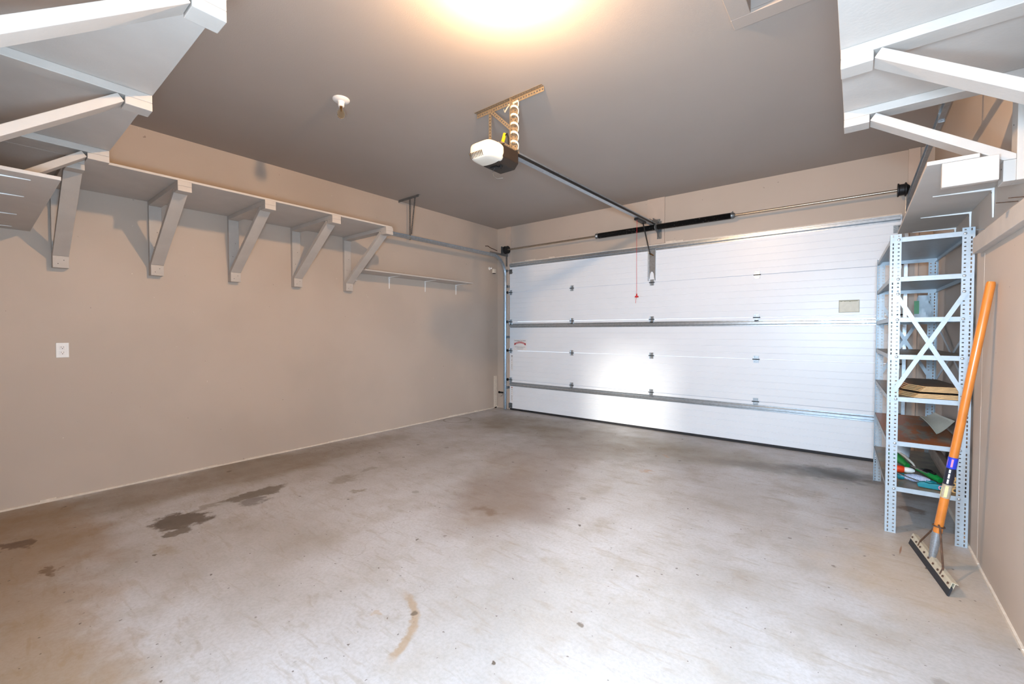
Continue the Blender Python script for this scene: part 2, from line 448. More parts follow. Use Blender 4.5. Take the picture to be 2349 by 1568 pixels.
# attic hatch
m = MB()
for b in ((hx0-.10, hx1+.10, hy1, hy1+.10), (hx0-.10, hx1+.10, hy0-.10, hy0), (hx0-.10, hx0, hy0, hy1), (hx1, hx1+.10, hy0, hy1)):
    m.box(*b, H-.022, H)
struct(m.build('trim_1', 'ceiling', bevel=.003, base=False), 'trim frame of the attic hatch')
m = MB()
for b in ((hx0-.02, hx1+.02, hy1, hy1+.02), (hx0-.02, hx1+.02, hy0-.02, hy0), (hx0-.02, hx0, hy0, hy1), (hx1, hx1+.02, hy0, hy1)):
    m.box(*b, H+.1, H+.22)
m.box(hx0-.02, hx1+.02, hy0-.02, hy1+.02, H+.12, H+.14)
struct(m.build('trim_2', 'hatch', base=False), 'attic hatch panel')
# header boards and posts on the front wall
struct(MB().box(-2.205, -1.975, YF-.02, YF, 2.47, H).build('trim_3', 'header', bevel=.002, base=False), 'bearing board above the door centre')
struct(MB().box(-4.655, -4.545, YF-.016, YF, 0, H).build('trim_4', 'header', bevel=.002, base=False), 'left door jamb board')
struct(MB().box(.375, .46, YF-.02, YF, 0, H).build('trim_5', 'header', bevel=.002, base=False), 'right door jamb board')
m = MB(); x = DX0
while x < DX1:      # ragged painted weatherstrip above the door
    w = random.uniform(.05, .3); x1 = min(x+w, DX1)
    m.box(x, x1, YF-.012, YF, 2.44, 2.468+random.choice((0, 0, 0, .004, .012, .02))*(w < .14)); x = x1
struct(m.build('trim_6', 'caulk', base=False), 'peeling white caulk above the door')
def skirting(name, x0, x1, ya, yb, hgt):
    m = MB(); y = ya
    while y < yb:
        w = random.uniform(.04, .35); y1 = min(y+w, yb); h = hgt*random.uniform(.75, 1.1)
        if random.random() < .12: h *= 1.7
        m.box(x0, x1, y, y1, 0, h); y = y1
    struct(m.build(name, 'caulk', base=False))
skirting('baseboard_left', XL, XL+.012, YB, YF, .017)
skirting('baseboard_right', XR-.01, XR, YB, YF, .014)
struct(MB().box(XL, XL+.012, YF-.10, YF-.04, 0, .55).build('trim_7', 'caulk', base=False), 'peeled white corner strip')
struct(MB().box(XR-.0012, XR, 3.55, 3.575, 0, 1.75).build('trim_8', 'wall', base=False), 'drywall seam on the side wall')

# ------------------------------------------------------------------ garage door
DY = 5.64
door = bpy.data.objects.new('door_1', None); COL.objects.link(door); door.location = ((DX0+DX1)/2, DY, 0)
FR['door_1'] = (tuple(door.location), 0); struct(door, 'white steel sectional garage door, five panels high')
zj = [.03, .507, .995, 1.476, 1.963, 2.448]
for i in range(5):
    a, b = zj[i]+.002, zj[i+1]-.002
    pr = [(DY+.002, a), (DY, a+.004)]
    for k in range(5, 0, -1):
        g = b-.026-.0765*k+.0
        pr += [(DY, g-.0036), (DY+.0045, g-.0012), (DY+.0045, g+.0012), (DY, g+.0036)]
    pr += [(DY, b-.004), (DY+.002, b), (DY+.045, b), (DY+.045, a)]
    MB().prism(pr, lambda u, v, w: (w, u, v), DX0, DX1).build('door_panel', 'doorwhite', door)
MB().box(DX0, DX1, DY+.004, DY+.04, 0, .034).build('bottom_seal', 'seal', door, bevel=.006)['label'] = 'black rubber bottom seal'
for za, zb in ((2.385, 2.437), (1.385, 1.437), (.412, .464)):    # hat-section struts
    h = zb-za; y = DY
    pr = [(y, za-.008), (y-.003, za-.008), (y-.003, za+.006), (y-.030, za+.014), (y-.030, zb-.014), (y-.003, zb-.006), (y-.003, zb+.006), (y, zb+.006)]
    MB().prism(pr, lambda u, v, w: (w, u, v), DX0+.012, DX1-.012).build('strut', 'galv', door)['label'] = 'galvanised horizontal strut'
def hinge(x, z, roller=False, mat='galv', w=.052):
    m = MB()
    for s, z0, z1 in ((1, z+.006, z+.040), (-1, z-.040, z-.006)):
        m.box(x-w/2, x+w/2, DY-.003, DY, z0, z1)
        for k in (-1, 1): m.lathe((x+k*w*.28, DY-.003, (z0+z1)/2), [(.005, 0), (.005, -.003), (.003, -.004)], 'y', 8)
        m.box(x-w/2, x-w/2+.004, DY-.012, DY, z0, z1); m.box(x+w/2-.004, x+w/2, DY-.012, DY, z0, z1)
    o = m.build('hinge', mat, door)
    MB().tube([(x-w*.72, DY-.009, z), (x+w*.72, DY-.009, z)], .0048, 8).build('hinge_pin', 'dark', o)
    if roller:
        MB().tube([(x, DY-.02, z+.004), (x+(-.05 if x < -2 else .05), DY-.02, z+.004)], .005, 8).lathe((x+(-.062 if x < -2 else .045), DY-.02, z+.004), [(.010, 0), (.023, .002), (.023, .014), (.010, .017)], 'x', 14).build('roller', 'black', o)
for x in (-4.512, -3.336, -2.118, -.893, .312):
    for z in (1.961, 1.473, .993, .506):
        hinge(x, z, x < -4 or x > 0)
for x in (-4.508, .308):   # bottom corner and top roller brackets
    m = MB().box(x-.028, x+.028 if x < -2 else x+.022, DY-.005, DY, .035, .12); m.box(x-.028, x-.022, DY-.03, DY, .035, .12); m.box(x-.026, x+.02, DY-.012, DY-.005, .05, .07)
    m.build('bottom_bracket', 'galv' if x > 0 else 'galvdark', door)
    m = MB().box(x-.035, x+.027, DY-.004, DY, 2.27, 2.345); m.bar((x-.03, DY-.012, 2.33), (x+.04 if x < -2 else x+.02, DY-.012, 2.29), .02, .008)
    s = -1 if x < -2 else 1
    m.tube([(x, DY-.03, 2.325), (x+s*.06, DY-.03, 2.325)], .006, 8); m.lathe((x+s*.065-.008, DY-.03, 2.325), [(.01, 0), (.023, .002), (.023, .014), (.01, .016)], 'x', 12)
    m.build('top_bracket', 'galvdark', door)
m = MB()   # drawbar bracket the opener arm bolts to
m.box(-2.17, -2.162, DY-.018, DY, 1.985, 2.405); m.box(-2.078, -2.07, DY-.018, DY, 1.985, 2.405)
arch = [(-2.162, 2.405), (-2.162, 1.99)]+[(-2.12+.030*math.cos(a), 2.02+.085*math.sin(a)) for a in [PI*(1-i/10) for i in range(11)]]+[(-2.078, 1.99), (-2.078, 2.405)]
m.prism(arch, lambda u, v, w: (u, w, v), DY-.006, DY)
o = m.build('drawbar_bracket', 'galv', door); o['label'] = 'galvanised drawbar bracket bolted up the centre'
MB().bar((-2.15, DY-.03, 2.345), (-2.09, DY-.03, 2.31), .012, .014).tube([(-2.13, DY-.045, 2.335), (-2.13, DY-.005, 2.335)], .009, 10).build('clevis_pin', 'brass', o)
# installer sticker
st = MB().box(-4.45, -4.185, DY-.0015, DY-.0002, 1.005, 1.185).build('sticker', 'paper', door); st['label'] = 'white sticker with a red ribbon banner'
text('The Genuine. The Original.', .0225, (-4.317, DY-.0022, 1.163), 'ink', st, sx=.95)
pr = [(-.105+.21*i/12, .028*(1-((i-6)/6)**2)+.014) for i in range(13)]+[(.105-.21*i/12, .028*(1-((i-6)/6)**2)-.014) for i in range(13)]
m = MB().prism([(-4.317+u, 1.108+v) for u, v in pr], lambda u, v, w: (u, w, v), DY-.0020, DY-.0016)
for sgn in (-1, 1):
    m.prism([(-4.317+sgn*.095, 1.118), (-4.317+sgn*.122, 1.128), (-4.317+sgn*.115, 1.108), (-4.317+sgn*.124, 1.092), (-4.317+sgn*.095, 1.09)][::sgn], lambda u, v, w: (u, w, v), DY-.0019, DY-.0016)
bn = m.build('banner', 'banner', st)
text('OVERHEAD DOOR', .021, (-4.317, DY-.0028, 1.110), 'paper', st, sx=1.0, bend=.026)
m = MB()
for z, w in ((1.062, .11), (1.054, .10), (1.046, .06), (1.034, .075), (1.022, .055)): m.box(-4.317-w, -4.317+w, DY-.0019, DY-.0016, z, z+.0022)
m.build('small_print', 'galvdark', st)
for z0, z1, top in ((.66, .925, 'ink'), (.135, .40, 'banner')):   # warning labels down the left edge
    w = MB().box(-4.508, -4.468, DY-.0012, DY-.0002, z0, z1).build('warning_label', 'paper', door)
    m = MB()
    zz = z1-.02
    m.box(-4.502, -4.474, DY-.0018, DY-.0013, zz-.006, zz+.006); zz -= .03
    wl = m.build('heading', top, w)
    m = MB()
    while zz > z0+.02:
        m.box(-4.500, -4.500+random.uniform(.014, .026), DY-.0018, DY-.0013, zz, zz+.003); zz -= random.choice((.010, .014, .03))
    m.build('fine_print', 'galvdark', w)
# rectangle of yellowed tape on the fourth panel
rx0, rx1, rz0, rz1 = -.142, .026, 1.508, 1.636
m = MB().box(rx0, rx1, DY-.0012, DY-.0002, rz0, rz1)
o = m.build('clear_tape', 'residue', door); o['label'] = 'rectangle of yellowed clear tape'
m = MB()
for i in range(12):
    a, b = rx0+(rx1-rx0)*i/12, rx0+(rx1-rx0)*(i+1)/12
    m.box(a, b, DY-.0022, DY-.0012, rz1-.020*math.sin(PI*min(1, (i+1.5)/13))**.3*random.uniform(.6, 1), rz1)
    m.box(a, b, DY-.0018, DY-.0012, rz0, rz0+.004)
m.box(rx0, rx0+.005, DY-.0018, DY-.0012, rz0, rz1); m.box(rx1-.004, rx1, DY-.0018, DY-.0012, rz0, rz1)
m.build('folded_edge', 'folded', o)

# tracks
def track(name, x, label, yend, s):
    t = thing(name, label, 'door track', (x, 5.575, 0))
    r = .30; zc = 2.545-r; yc = 5.575-r
    pts = [(5.575, .01), (5.575, zc)]+[(yc+r*math.cos(a), zc+r*math.sin(a)) for a in [PI/2*i/12 for i in range(1, 13)]]+[(yend, 2.545)]
    # C-section swept along the path
    sec = [(-.026, -.012), (.026, -.012), (.026, .012), (.021, .012), (.021, -.007), (-.021, -.007), (-.021, .012), (-.026, .012)]
    vs = []; fs = []; n = len(sec)
    for i, (y, z) in enumerate(pts):
        a = Vector((0, pts[min(i+1, len(pts)-1)][0]-pts[max(i-1, 0)][0], pts[min(i+1, len(pts)-1)][1]-pts[max(i-1, 0)][1])).normalized()
        nn = Vector((0, a.z, -a.y))
        for u, v in sec: vs.append(Vector((x, y, z))+nn*u+Vector((s*v*-1, 0, 0)))
    for i in range(len(pts)-1):
        for k in range(n): fs.append((i*n+k, i*n+(k+1) % n, (i+1)*n+(k+1) % n, (i+1)*n+k))
    fs += [tuple(range(n)), tuple(range((len(pts)-1)*n, len(pts)*n))[::-1]]
    MB().add(vs, fs).build('rail', 'galv', t)
    for z in (.35, 1.2, 2.05):   # wall brackets
        m = MB().perf((x-.01, 5.605, z), (0, 1, 0), (0, 0, 1), (1, 0, 0), .078, .04, .02, [(.010, .010)]); m.box(x-.03, x+.03, 5.681, 5.6835, z, z+.04)
        m.build('wall_bracket', 'galvdark', t)
    m = MB().perf((x, 5.60, 2.40), (0, 0, 1), (0, 1, 0), (1, 0, 0), .18, .04, .025, [(.010, .012)]).perf((x, 5.20, 2.565), (0, 1, 0), (0, 0, 1), (1, 0, 0), .32, .03, .025, [(.012, .010)])
    m.build('flag_bracket', 'galvdark', t)
    # ceiling hanger
    yh = yend+.42 if s < 0 else yend+.5
    xa, xb = (x-.24, x+.18) if s < 0 else (x-.02, x+.17)
    h = MB().perf((xa, yh, H-.001), (1, 0, 0), (0, 1, 0), (0, 0, 1), xb-xa, .03, .02, [(.008, .008)]).perf((xa, yh, H), (1, 0, 0), (0, 0, -1), (0, 1, 0), xb-xa, .03, .02, [(.008, .008)]).build('ceiling_angle', 'galvdark', t)
    MB().perf((x-.012, yh-.002, 2.51), (0, 0, 1), (1, 0, 0), (0, 1, 0), H-2.52, .03, .022, [(.009, .008)]).build('hanger_strap', 'galvdark', t)
    if s < 0:
        a = Vector((x+.10, yh-.006, H-.02)); b = Vector((x+.02, yh-.006, 2.58))
        MB().perf(b, a-b, (1, 0, 0), (0, 1, 0), (a-b).length, .028, .022, [(.009, .008)]).build('diagonal_strap', 'galvdark', t)
    return t
track('door_track', -4.585, 'galvanised door track curving up along the left wall', 3.2, -1)
track('door_track', .365, 'galvanised door track on the right, passing behind the rack', 3.0, 1)

# ------------------------------------------------------------------ torsion springs
SY, SZ = 5.555, 2.66
ts = thing('torsion_spring_assembly', 'black torsion springs on a steel shaft above the garage door', 'torsion spring', (-2.04, SY, SZ))
MB().tube([(-4.60, SY, SZ), (.41, SY, SZ)], .0127, 12).build('shaft', 'shaft', ts, True)
for a, b in ((-2.86, -2.06), (-2.02, -1.16)):
    pr = [(.014, 0)]; n = int((b-a)/.0072)
    for i in range(n):
        h = (b-a)*i/n; pr += [(.032, h), (.0365, h+.0036)]
    pr += [(.032, b-a), (.014, b-a)]
    o = MB().lathe((a, SY, SZ), pr, 'x', 20).build('coil_spring', 'spring', ts, True)
    e = a if a < -2.1 else b; d = -1 if a < -2.1 else 1
    m = MB().lathe((e if d > 0 else e-.045, SY, SZ), [(.028, 0), (.038, .008), (.034, .03), (.022, .045)], 'x', 18)
    m.tube([(e+d*.02, SY, SZ+.02), (e+d*.02, SY, SZ+.05)], .006, 8)
    m.build('winding_cone', 'galvdark', ts, True)
m = MB().lathe((-2.052, SY, SZ), [(.03, 0), (.048, .006), (.048, .018), (.03, .024)], 'x', 18)
m.prism([(SY-.03, SZ-.03), (SY-.03, SZ+.02), (YF-.02, SZ+.09), (YF-.02, SZ-.12), (SY+.03, SZ-.06)], lambda u, v, w: (w, u, v), -2.043, -2.038)
m.box(-2.07, -2.01, YF-.024, YF-.02, SZ-.13, SZ+.10)
m.build('centre_bearing_bracket', 'galvdark', ts)
for x, s in ((-4.545, -1), (.335, 1)):
    m = MB().lathe((x-.045, SY, SZ), [(.025, 0), (.062, .002), (.062, .012), (.052, .016), (.052, .05), (.064, .056), (.064, .064), (.05, .07), (.03, .09)] if s > 0 else [(.03, 0), (.05, .02), (.064, .026), (.064, .034), (.052, .04), (.052, .074), (.062, .078), (.062, .088), (.025, .09)], 'x', 24)
    m.build('cable_drum', 'dark', ts, True)
    xe = x+s*.065
    m = MB().box(xe-.002, xe+.002, SY-.05, YF-.016, SZ-.09, SZ+.06); m.lathe((xe-.008, SY, SZ), [(.012, 0), (.026, .001), (.026, .015), (.012, .016)], 'x', 14)
    m.build('end_bearing_plate', 'galvdark', ts)
    MB().tube([(x+.02, SY+.045, SZ-.03), (x+s*.035, 5.625, .07)], .0016, 6).build('lift_cable', 'galv', ts)

# ------------------------------------------------------------------ opener
op = thing('garage_door_opener', 'ceiling-hung garage door opener with cream light cover', 'garage door opener', (-2.15, 2.6, 2.5))
def rbox(m, x0, x1, y0, y1, z0, z1, ch, mi=0, rb=None):
    pr = [(x0+ch, z0), (x1-ch, z0), (x1, z0+ch*1.1), (x1, z1-ch*.3), (x1-ch*.3, z1), (x0+ch*.3, z1), (x0, z1-ch*.3), (x0, z0+ch*1.1)]
    m.prism(pr, lambda u, v, w: (u, w, v), y0, y1, mi)
m = MB(); rbox(m, -2.215, -2.005, 2.40, 2.60, 2.533, 2.668, .036)
mh = m.build('motor_housing', 'opener_dark', op, bevel=.006); mh['label'] = 'dark brown steel motor housing'
# cream light cover wrapping the near end
vs = []; fs = []; K = 24
secs = [(2.45, 1.0), (2.40, 1.0), (2.345, .99), (2.31, .95), (2.288, .87), (2.278, .74)]
for y, sc in secs:
    cx, cz = -2.112, 2.602
    for k in range(K):
        a = 2*PI*k/K; e = .42
        ux = math.copysign(abs(math.cos(a))**e, math.cos(a)); uz = math.copysign(abs(math.sin(a))**e, math.sin(a))
        zz = uz*.068*sc; xx = ux*.112*sc
        if uz < 0: xx *= 1-.22*abs(uz)**3
        vs.append((cx+xx, y, cz+zz+(1-sc)*.01))
n = len(secs)
for i in range(n-1):
    for k in range(K): fs.append((i*K+k, (i+1)*K+k, (i+1)*K+(k+1) % K, i*K+(k+1) % K))
fs += [tuple(range((n-1)*K, n*K))[::-1], tuple(range(K))]
lc = MB().add(vs, fs).build('light_cover', 'opener_white', op, True); lc['label'] = 'cream rounded light cover with vents'
lc.modifiers.new('sub', 'SUBSURF').levels = 1; lc.modifiers['sub'].render_levels = 2
m = MB()
for i in range(9):
    x = -2.198+.0145*i; m.bar((x+.006, 2.285, 2.556), (x-.004, 2.274, 2.594), .0032, .012, (0, 1, 0))
m.build('vent_slot', 'darkvoid', lc)
m = MB().box(-2.15, -2.09, 2.44, 2.50, 2.527, 2.534); m.lathe((-2.07, 2.47, 2.522), [(.012, 0), (.012, .012)], 'z', 12)
m.build('control_panel', 'black', op)
MB().tube([(-2.12, 2.46, 2.53), (-2.125, 2.44, 2.49), (-2.11, 2.44, 2.455), (-2.09, 2.45, 2.44), (-2.05, 2.47, 2.44)], .0016, 6).build('antenna_wire', 'galvdark', op, True)
m = MB().box(-2.31, -2.0, 2.575, 2.60, 2.668, 2.672)
m.perf((-2.03, 2.42, 2.69), (0, 1, 0), (0, 0, -1), (1, 0, 0), .22, .025, .022, [(.009, .009)]); m.box(-2.21, -2.0, 2.42, 2.44, 2.668, 2.672)
m.build('mounting_plate', 'perf', op)
# rail: inverted U with dark chain slot
ra, rb_ = Vector((-2.11, 2.47, 2.695)), Vector((-2.07, 5.49, 2.702))
d = (rb_-ra).normalized(); rr = d.cross(Vector((0, 0, 1))).normalized()
UZ = Vector((0, 0, 1))
if rr.x < 0: rr = -rr
m = MB().bar(ra, rb_, .014, .046)
m.bar(ra+UZ*.016+rr*.012, rb_+UZ*.016+rr*.012, .012, .014); m.bar(ra-UZ*.0215+rr*.014, rb_-UZ*.0215+rr*.014, .018, .003)
m.bar(ra+UZ*.016-rr*.012, rb_+UZ*.016-rr*.012, .012, .014); m.bar(ra-UZ*.0215-rr*.014, rb_-UZ*.0215-rr*.014, .018, .003)
rl = m.build('rail', 'galv', op)
MB().bar(ra-UZ*.0055+rr*.0115, rb_-UZ*.0055+rr*.0115, .009, .026).build('drive_chain', 'black', rl)
m = MB().box(-2.095, -2.045, 5.46, YF-.02, 2.727, 2.731); m.box(-2.095, -2.091, 5.46, YF-.03, 2.705, 2.76); m.box(-2.049, -2.045, 5.46, YF-.03, 2.705, 2.76); m.box(-2.11, -2.03, YF-.026, YF-.02, 2.70, 2.79)
m.build('header_bracket', 'galvdark', op)
m = MB().box(-2.112, -2.062, 5.02, 5.28, 2.655, 2.678)
tr = m.build('trolley', 'black', op)
m = MB().bar((-2.085, 5.23, 2.66), (-2.125, 5.50, 2.44), .005, .028, (0, 1, 1)).bar((-2.125, 5.48, 2.46), (-2.13, 5.60, 2.325), .005, .026, (0, 1, 1))
m.build('lift_arm', 'dark', op)
# release cord
co = MB().tube([(-2.085, 5.045, 2.66), (-2.088, 5.046, 2.3), (-2.083, 5.045, 1.765), ], .0022, 6).tube([(-2.083, 5.045, 1.745), (-2.092, 5.045, 1.70), (-2.096, 5.045, 1.655)], .0022, 6).build('release_cord', 'red', op)
MB().lathe((-2.083, 5.045, 1.725), [(.018, 0), (.024, .006), (.020, .016), (.008, .022), (.007, .045)], 'z', 14).build('pull_handle', 'red', co)
# perforated hanging frame
def angle(m, p, q, v1, v2, w=.032, hole=(.010, .010)):
    p, q = Vector(p), Vector(q); u = q-p; L = u.length
    m.perf(p, u, v1, v2, L, w, .024, [hole]); m.perf(p, u, v2, v1, L, w, .024, [hole]); return m
angle(MB(), (-2.43, 2.60, H-.001), (-1.775, 2.60, H-.001), (0, 0, -1), (0, -1, 0), .034).build('ceiling_angle', 'perf', op)
angle(MB(), (-2.30, 2.597, 2.67), (-2.30, 2.597, H-.006), (1, 0, 0), (0, 1, 0), .026).build('hanging_strap', 'perf', op)
angle(MB(), (-2.055, 2.597, 2.67), (-2.055, 2.597, H-.006), (1, 0, 0), (0, -1, 0), .042).build('hanging_strap', 'perf', op)
pa, pb = Vector((-2.285, 2.592, H-.035)), Vector((-2.04, 2.592, 2.80))
v = (pb-pa).normalized().cross(Vector((0, 1, 0)))
MB().perf(pa, pb-pa, v, (0, 1, 0), (pb-pa).length, .028, .024, [(.010, .010)]).build('diagonal_strap', 'perf', op)
# white cord wound round the strap
pts = []
for i in range(0, 133):
    a = 2*PI*i/24; z = 3.030-.35*(i/132)**1.1+.013*math.sin(a+2.4)
    pts.append((-2.034+.031*math.cos(a), 2.588+.026*math.sin(a), z))
head = [(-2.20, 2.66, 3.068), (-2.17, 2.64, 3.03), (-2.10, 2.60, 3.042)]
tail = [(-2.09, 2.56, 2.71), (-2.13, 2.55, 2.735), (-2.17, 2.50, 2.70), (-2.185, 2.46, 2.672)]
m = MB().tube(head+pts+tail, .0034, 8); m.tube([(x, y, z-.0085) for x, y, z in head+pts+tail[:2]], .0034, 8)
tag(m.build('power_cord', 'cable', None, True), 'white cord wound around the opener hanging strap', 'cord')
m = MB().bar((-2.15, 2.585, 2.76), (-2.125, 2.585, 2.83), .022, .020, (0, 1, 0)); o = m.build('plug_connector', 'yellow', None, bevel=.005)
tag(o, 'yellow plug connector standing on top of the opener', 'plug')
FR[o.name] = (tuple(o.location), 0)
MB().tube([(-2.12, 2.585, 2.812), (-2.105, 2.585, 2.82), (-2.09, 2.585, 2.78), (-2.10, 2.60, 2.72), (-2.10, 2.61, 2.685)], .006, 8).build('cord_tail', 'black', o, True)

# ------------------------------------------------------------------ ceiling bulbs
def bulb_fixture(name, x, y, label, lit):
    t = thing(name, label, 'light', (x, y, H))
    MB().lathe((x, y, H), [(.062, 0), (.062, -.006), (.054, -.014), (.026, -.018), (.024, -.024), (.022, -.052), (.019, -.054)], 'z', 32).build('lamp_holder', 'white', t, True)
    pr = [(.0125, -.050), (.014, -.062), (.020, -.076), (.028, -.092), (.0315, -.106), (.0305, -.120), (.024, -.134), (.012, -.142), (.003, -.144)]
    MB().lathe((x, y, H), pr, 'z', 24).build('bulb', 'lit' if lit else 'glass', t, True)
    if not lit:
        MB().lathe((x, y, H), [(.0115, -.049), (.0115, -.060), (.006, -.066), (.003, -.085), (.001, -.09)], 'z', 14).build('bulb_cap', 'brass', t, True)
bulb_fixture('ceiling_light', -3.08, 1.79, 'unlit clear bulb in a white ceiling lampholder', False)
bulb_fixture('ceiling_light', -1.355, 1.67, 'glowing warm bulb in a white ceiling lampholder', True)

# ------------------------------------------------------------------ timber shelf brackets
def make_bracket(D, zu, foot, label, group):
    W = .0445
    t = thing('shelf_bracket', label, 'shelf bracket', (0, 0, 0), 0, group); FR[t.name] = ((0, 0, 0), 0)
    MB().box(0, .038, -W, W, foot, zu-.038).build('wall_post', 'wood', t, bevel=.0025)
    MB().box(0, D, -W, W, zu-.038, zu).build('bearer', 'wood', t, bevel=.0025)
    MB().box(D-.10, D, -W, W, zu-.0765, zu-.0382).build('tip_block', 'wood', t, bevel=.0025)
    MB().box(.038, .076, -W, W, foot, foot+.09).build('foot_block', 'wood', t, bevel=.0025)
    f = foot+.0905; L0 = Vector((.074, f)); th = .6
    for _ in range(6):
        zl = zu-.038-.038*math.cos(th); L1 = Vector((D-.102, zl)); th = math.atan2(L1.y-L0.y, L1.x-L0.x)
    nn = Vector((-math.sin(th), math.cos(th))); U1 = L1+nn*.038; dd = Vector((math.cos(th), math.sin(th)))
    k = (.0385-U1.x)/dd.x; U0 = U1+dd*k
    MB().prism([(.0385, f), tuple(L0), tuple(L1), tuple(U1), tuple(U0)], lambda u, v, w: (u, w, v), W, -W).build('brace', 'wood', t, bevel=.0025)
    for x, y, z in ((.0762, -.016, foot+.03), (.0762, .016, foot+.06), (.0382, -.012, foot+.25), (.0382, .012, foot+.38)):
        MB().lathe((x, y, z), [(.003, 0), (.0028, .001)], 'x', 8).build('screw_head', 'darkvoid', t)
    return t
ordl = ['left-wall timber bracket nearest the garage door, small shelf starting beside it', 'left-wall timber bracket, second from the garage door',
        'left-wall timber bracket, third from the garage door', 'left-wall timber bracket, fourth from the garage door',
        'left-wall timber bracket nearest the back corner, partly behind the lower shelf']
pl = None
for i, y in enumerate((2.865, 2.253, 1.645, 1.035, .45)):
    if pl is None:
        pl = make_bracket(.875, 2.443, 1.80, ordl[0], 'timber brackets under the left wall shelf'); pl.location = (XL, y, 0)
    else: dup(pl, (XL, y, 0), 0, ordl[i])
ps = None
for x, lb in ((-1.745, 'back-shelf timber bracket at the top left edge of the picture, nearest the camera'), (-2.705, 'middle timber bracket of the back-wall shelf, long pale brace'),
              (-3.725, 'back-shelf timber bracket farthest from the camera, cracked brace')):
    if ps is None:
        ps = make_bracket(.60, 2.443, 1.955, lb, 'timber brackets under the back wall shelf'); ps.location = (x, YB, 0); ps.rotation_euler = (0, 0, PI/2)
    else: dup(ps, (x, YB, 0), PI/2, lb)
pq = None
for y, lb in ((2.195, 'right-wall timber bracket nearer the camera, at the top right corner'), (2.815, 'right-wall timber bracket whose foot meets the short cleat')):
    if pq is None:
        pq = make_bracket(.622, 2.415, 1.952, lb, 'timber brackets under the right wall shelf'); pq.location = (XR, y, 0); pq.rotation_euler = (0, 0, PI)
    else: dup(pq, (XR, y, 0), PI, lb)
# boards
tag(MB().box(XL, -3.985, YB, 2.905, 2.4432, 2.460).build('shelf_board', 'wood_edge', bevel=.002), 'long grey-beige shelf board on timber brackets along the left wall', 'shelf')
tag(MB().box(-3.983, -.62, YB, .572, 2.4432, 2.460).build('shelf_board', 'wood_edge', bevel=.002), 'high grey-beige shelf board on the back wall, top left of the picture', 'shelf')
tag(MB().box(-.064, XR, YB, 2.862, 2.4152, 2.432).build('shelf_board', 'wood_edge', bevel=.002), 'high shelf board on timber brackets along the right wall, top right', 'shelf')
# lower thin shelves
m = MB().box(XL, -4.545, 2.93, 4.77, 2.036, 2.052); tag(m.build('small_shelf_board', 'wood_edge', bevel=.002), 'narrow shelf board on white steel brackets, left wall near the garage door', 'shelf')
m = MB().box(XL, -3.775, YB, .30, 2.060, 2.078).box(-3.675, -3.10, YB, .30, 2.060, 2.078).box(-3.775, -3.675, YB+.13, .30, 2.060, 2.078)
m = MB().prism([(XL, YB), (-3.775, YB), (-3.775, YB+.14), (-3.675, YB+.14), (-3.675, YB), (-3.10, YB), (-3.10, .30), (XL, .30)], lambda u, v, w: (u, v, w), 2.060, 2.078)
tag(m.build('small_shelf_board', 'wood_edge', bevel=.002), 'bright-edged lower shelf board at the left picture edge', 'shelf')
rs = MB().prism([(.243, 2.738), (XR-.15, 2.738), (XR-.15, 2.866), (XR, 2.866), (XR, 4.50), (.243, 4.50)], lambda u, v, w: (u, v, w), 2.066, 2.084).build('small_shelf_board', 'wood_edge', bevel=.002)
tag(rs, 'narrow shelf board above the metal rack on the right wall', 'shelf')
tag(MB().box(.293, .468, 2.740, 2.769, 1.958, 2.0655).build('shelf_cleat', 'wood', bevel=.002), 'short pale timber cleat under the near end of the board above the rack', 'timber block')
tag(MB().box(XL+.0, XL+.11, 2.912, 2.945, 1.925, 2.035).build('shelf_cleat', 'wood', bevel=.002), 'small timber cleat under the left wall narrow shelf, beside the bracket foot', 'timber block')
tag(MB().box(XR-.038, XR, 1.2, 3.62, 1.760, 1.849).build('wall_ledger', 'wood', bevel=.002), 'horizontal timber ledger screwed to the right wall behind the squeegee handle', 'timber rail')
for y, z, l in ((3.43, 1.862, .035), (2.93, 1.893, .05), (2.72, 1.865, .05)):
    o = MB().tube([(XR, y, z), (XR-l-.02, y-.01, z+.002)], .0022, 6).build('nail', 'rusty' if y < 3 else 'galv')
    tag(o, {3.43: 'small bright nail above the ledger, nearest the rack', 2.93: 'rusty nail in the right wall above the ledger, farther one', 2.72: 'rusty nail in the right wall at the picture edge'}[y], 'nail', 'nails above the wall ledger')
# white pressed steel brackets: local x outwards, top at z=0
def make_metal(label, L, Hh, group):
    t = thing('steel_bracket', label, 'shelf bracket', (0, 0, 0), 0, group); FR[t.name] = ((0, 0, 0), 0)
    def arm(a, b, w0, w1, nrm):
        a, b, nrm = map(Vector, (a, b, nrm)); y = Vector((0, 1, 0))
        m = MB(); vs = []
        for p, w in ((a, w0), (b, w1)):
            vs += [p-y*w, p+y*w, p+y*w*.75+nrm*w*.9, p-y*w*.75+nrm*w*.9]
        m.add(vs, [(0, 3, 2, 1), (4, 5, 6, 7), (0, 1, 5, 4), (1, 2, 6, 5), (2, 3, 7, 6), (3, 0, 4, 7)])
        return m
    o = arm((.001, 0, 0), (.001, 0, -Hh), .0115, .006, (1, 0, 0)).build('wall_arm', 'white', t, bevel=.002)
    arm((0, 0, -.001), (L, 0, -.001), .0115, .004, (0, 0, -1)).build('shelf_arm', 'white', t, bevel=.002)
    MB().lathe((.010, 0, -.024), [(.0035, 0), (.003, .002)], 'x', 8).build('screw_head', 'darkvoid', t)
    return t
g = 'white steel brackets under the left narrow shelf'
mb = make_metal('left-wall white steel bracket nearest the timber bracket', .235, .155, g); mb.location = (XL, 3.48, 2.036)
dup(mb, (XL, 4.09, 2.036), 0, 'middle white steel bracket of the left wall narrow shelf')
dup(mb, (XL, 4.70, 2.036), 0, 'left-wall white steel bracket nearest the garage door')
g = 'white steel brackets above the metal rack'
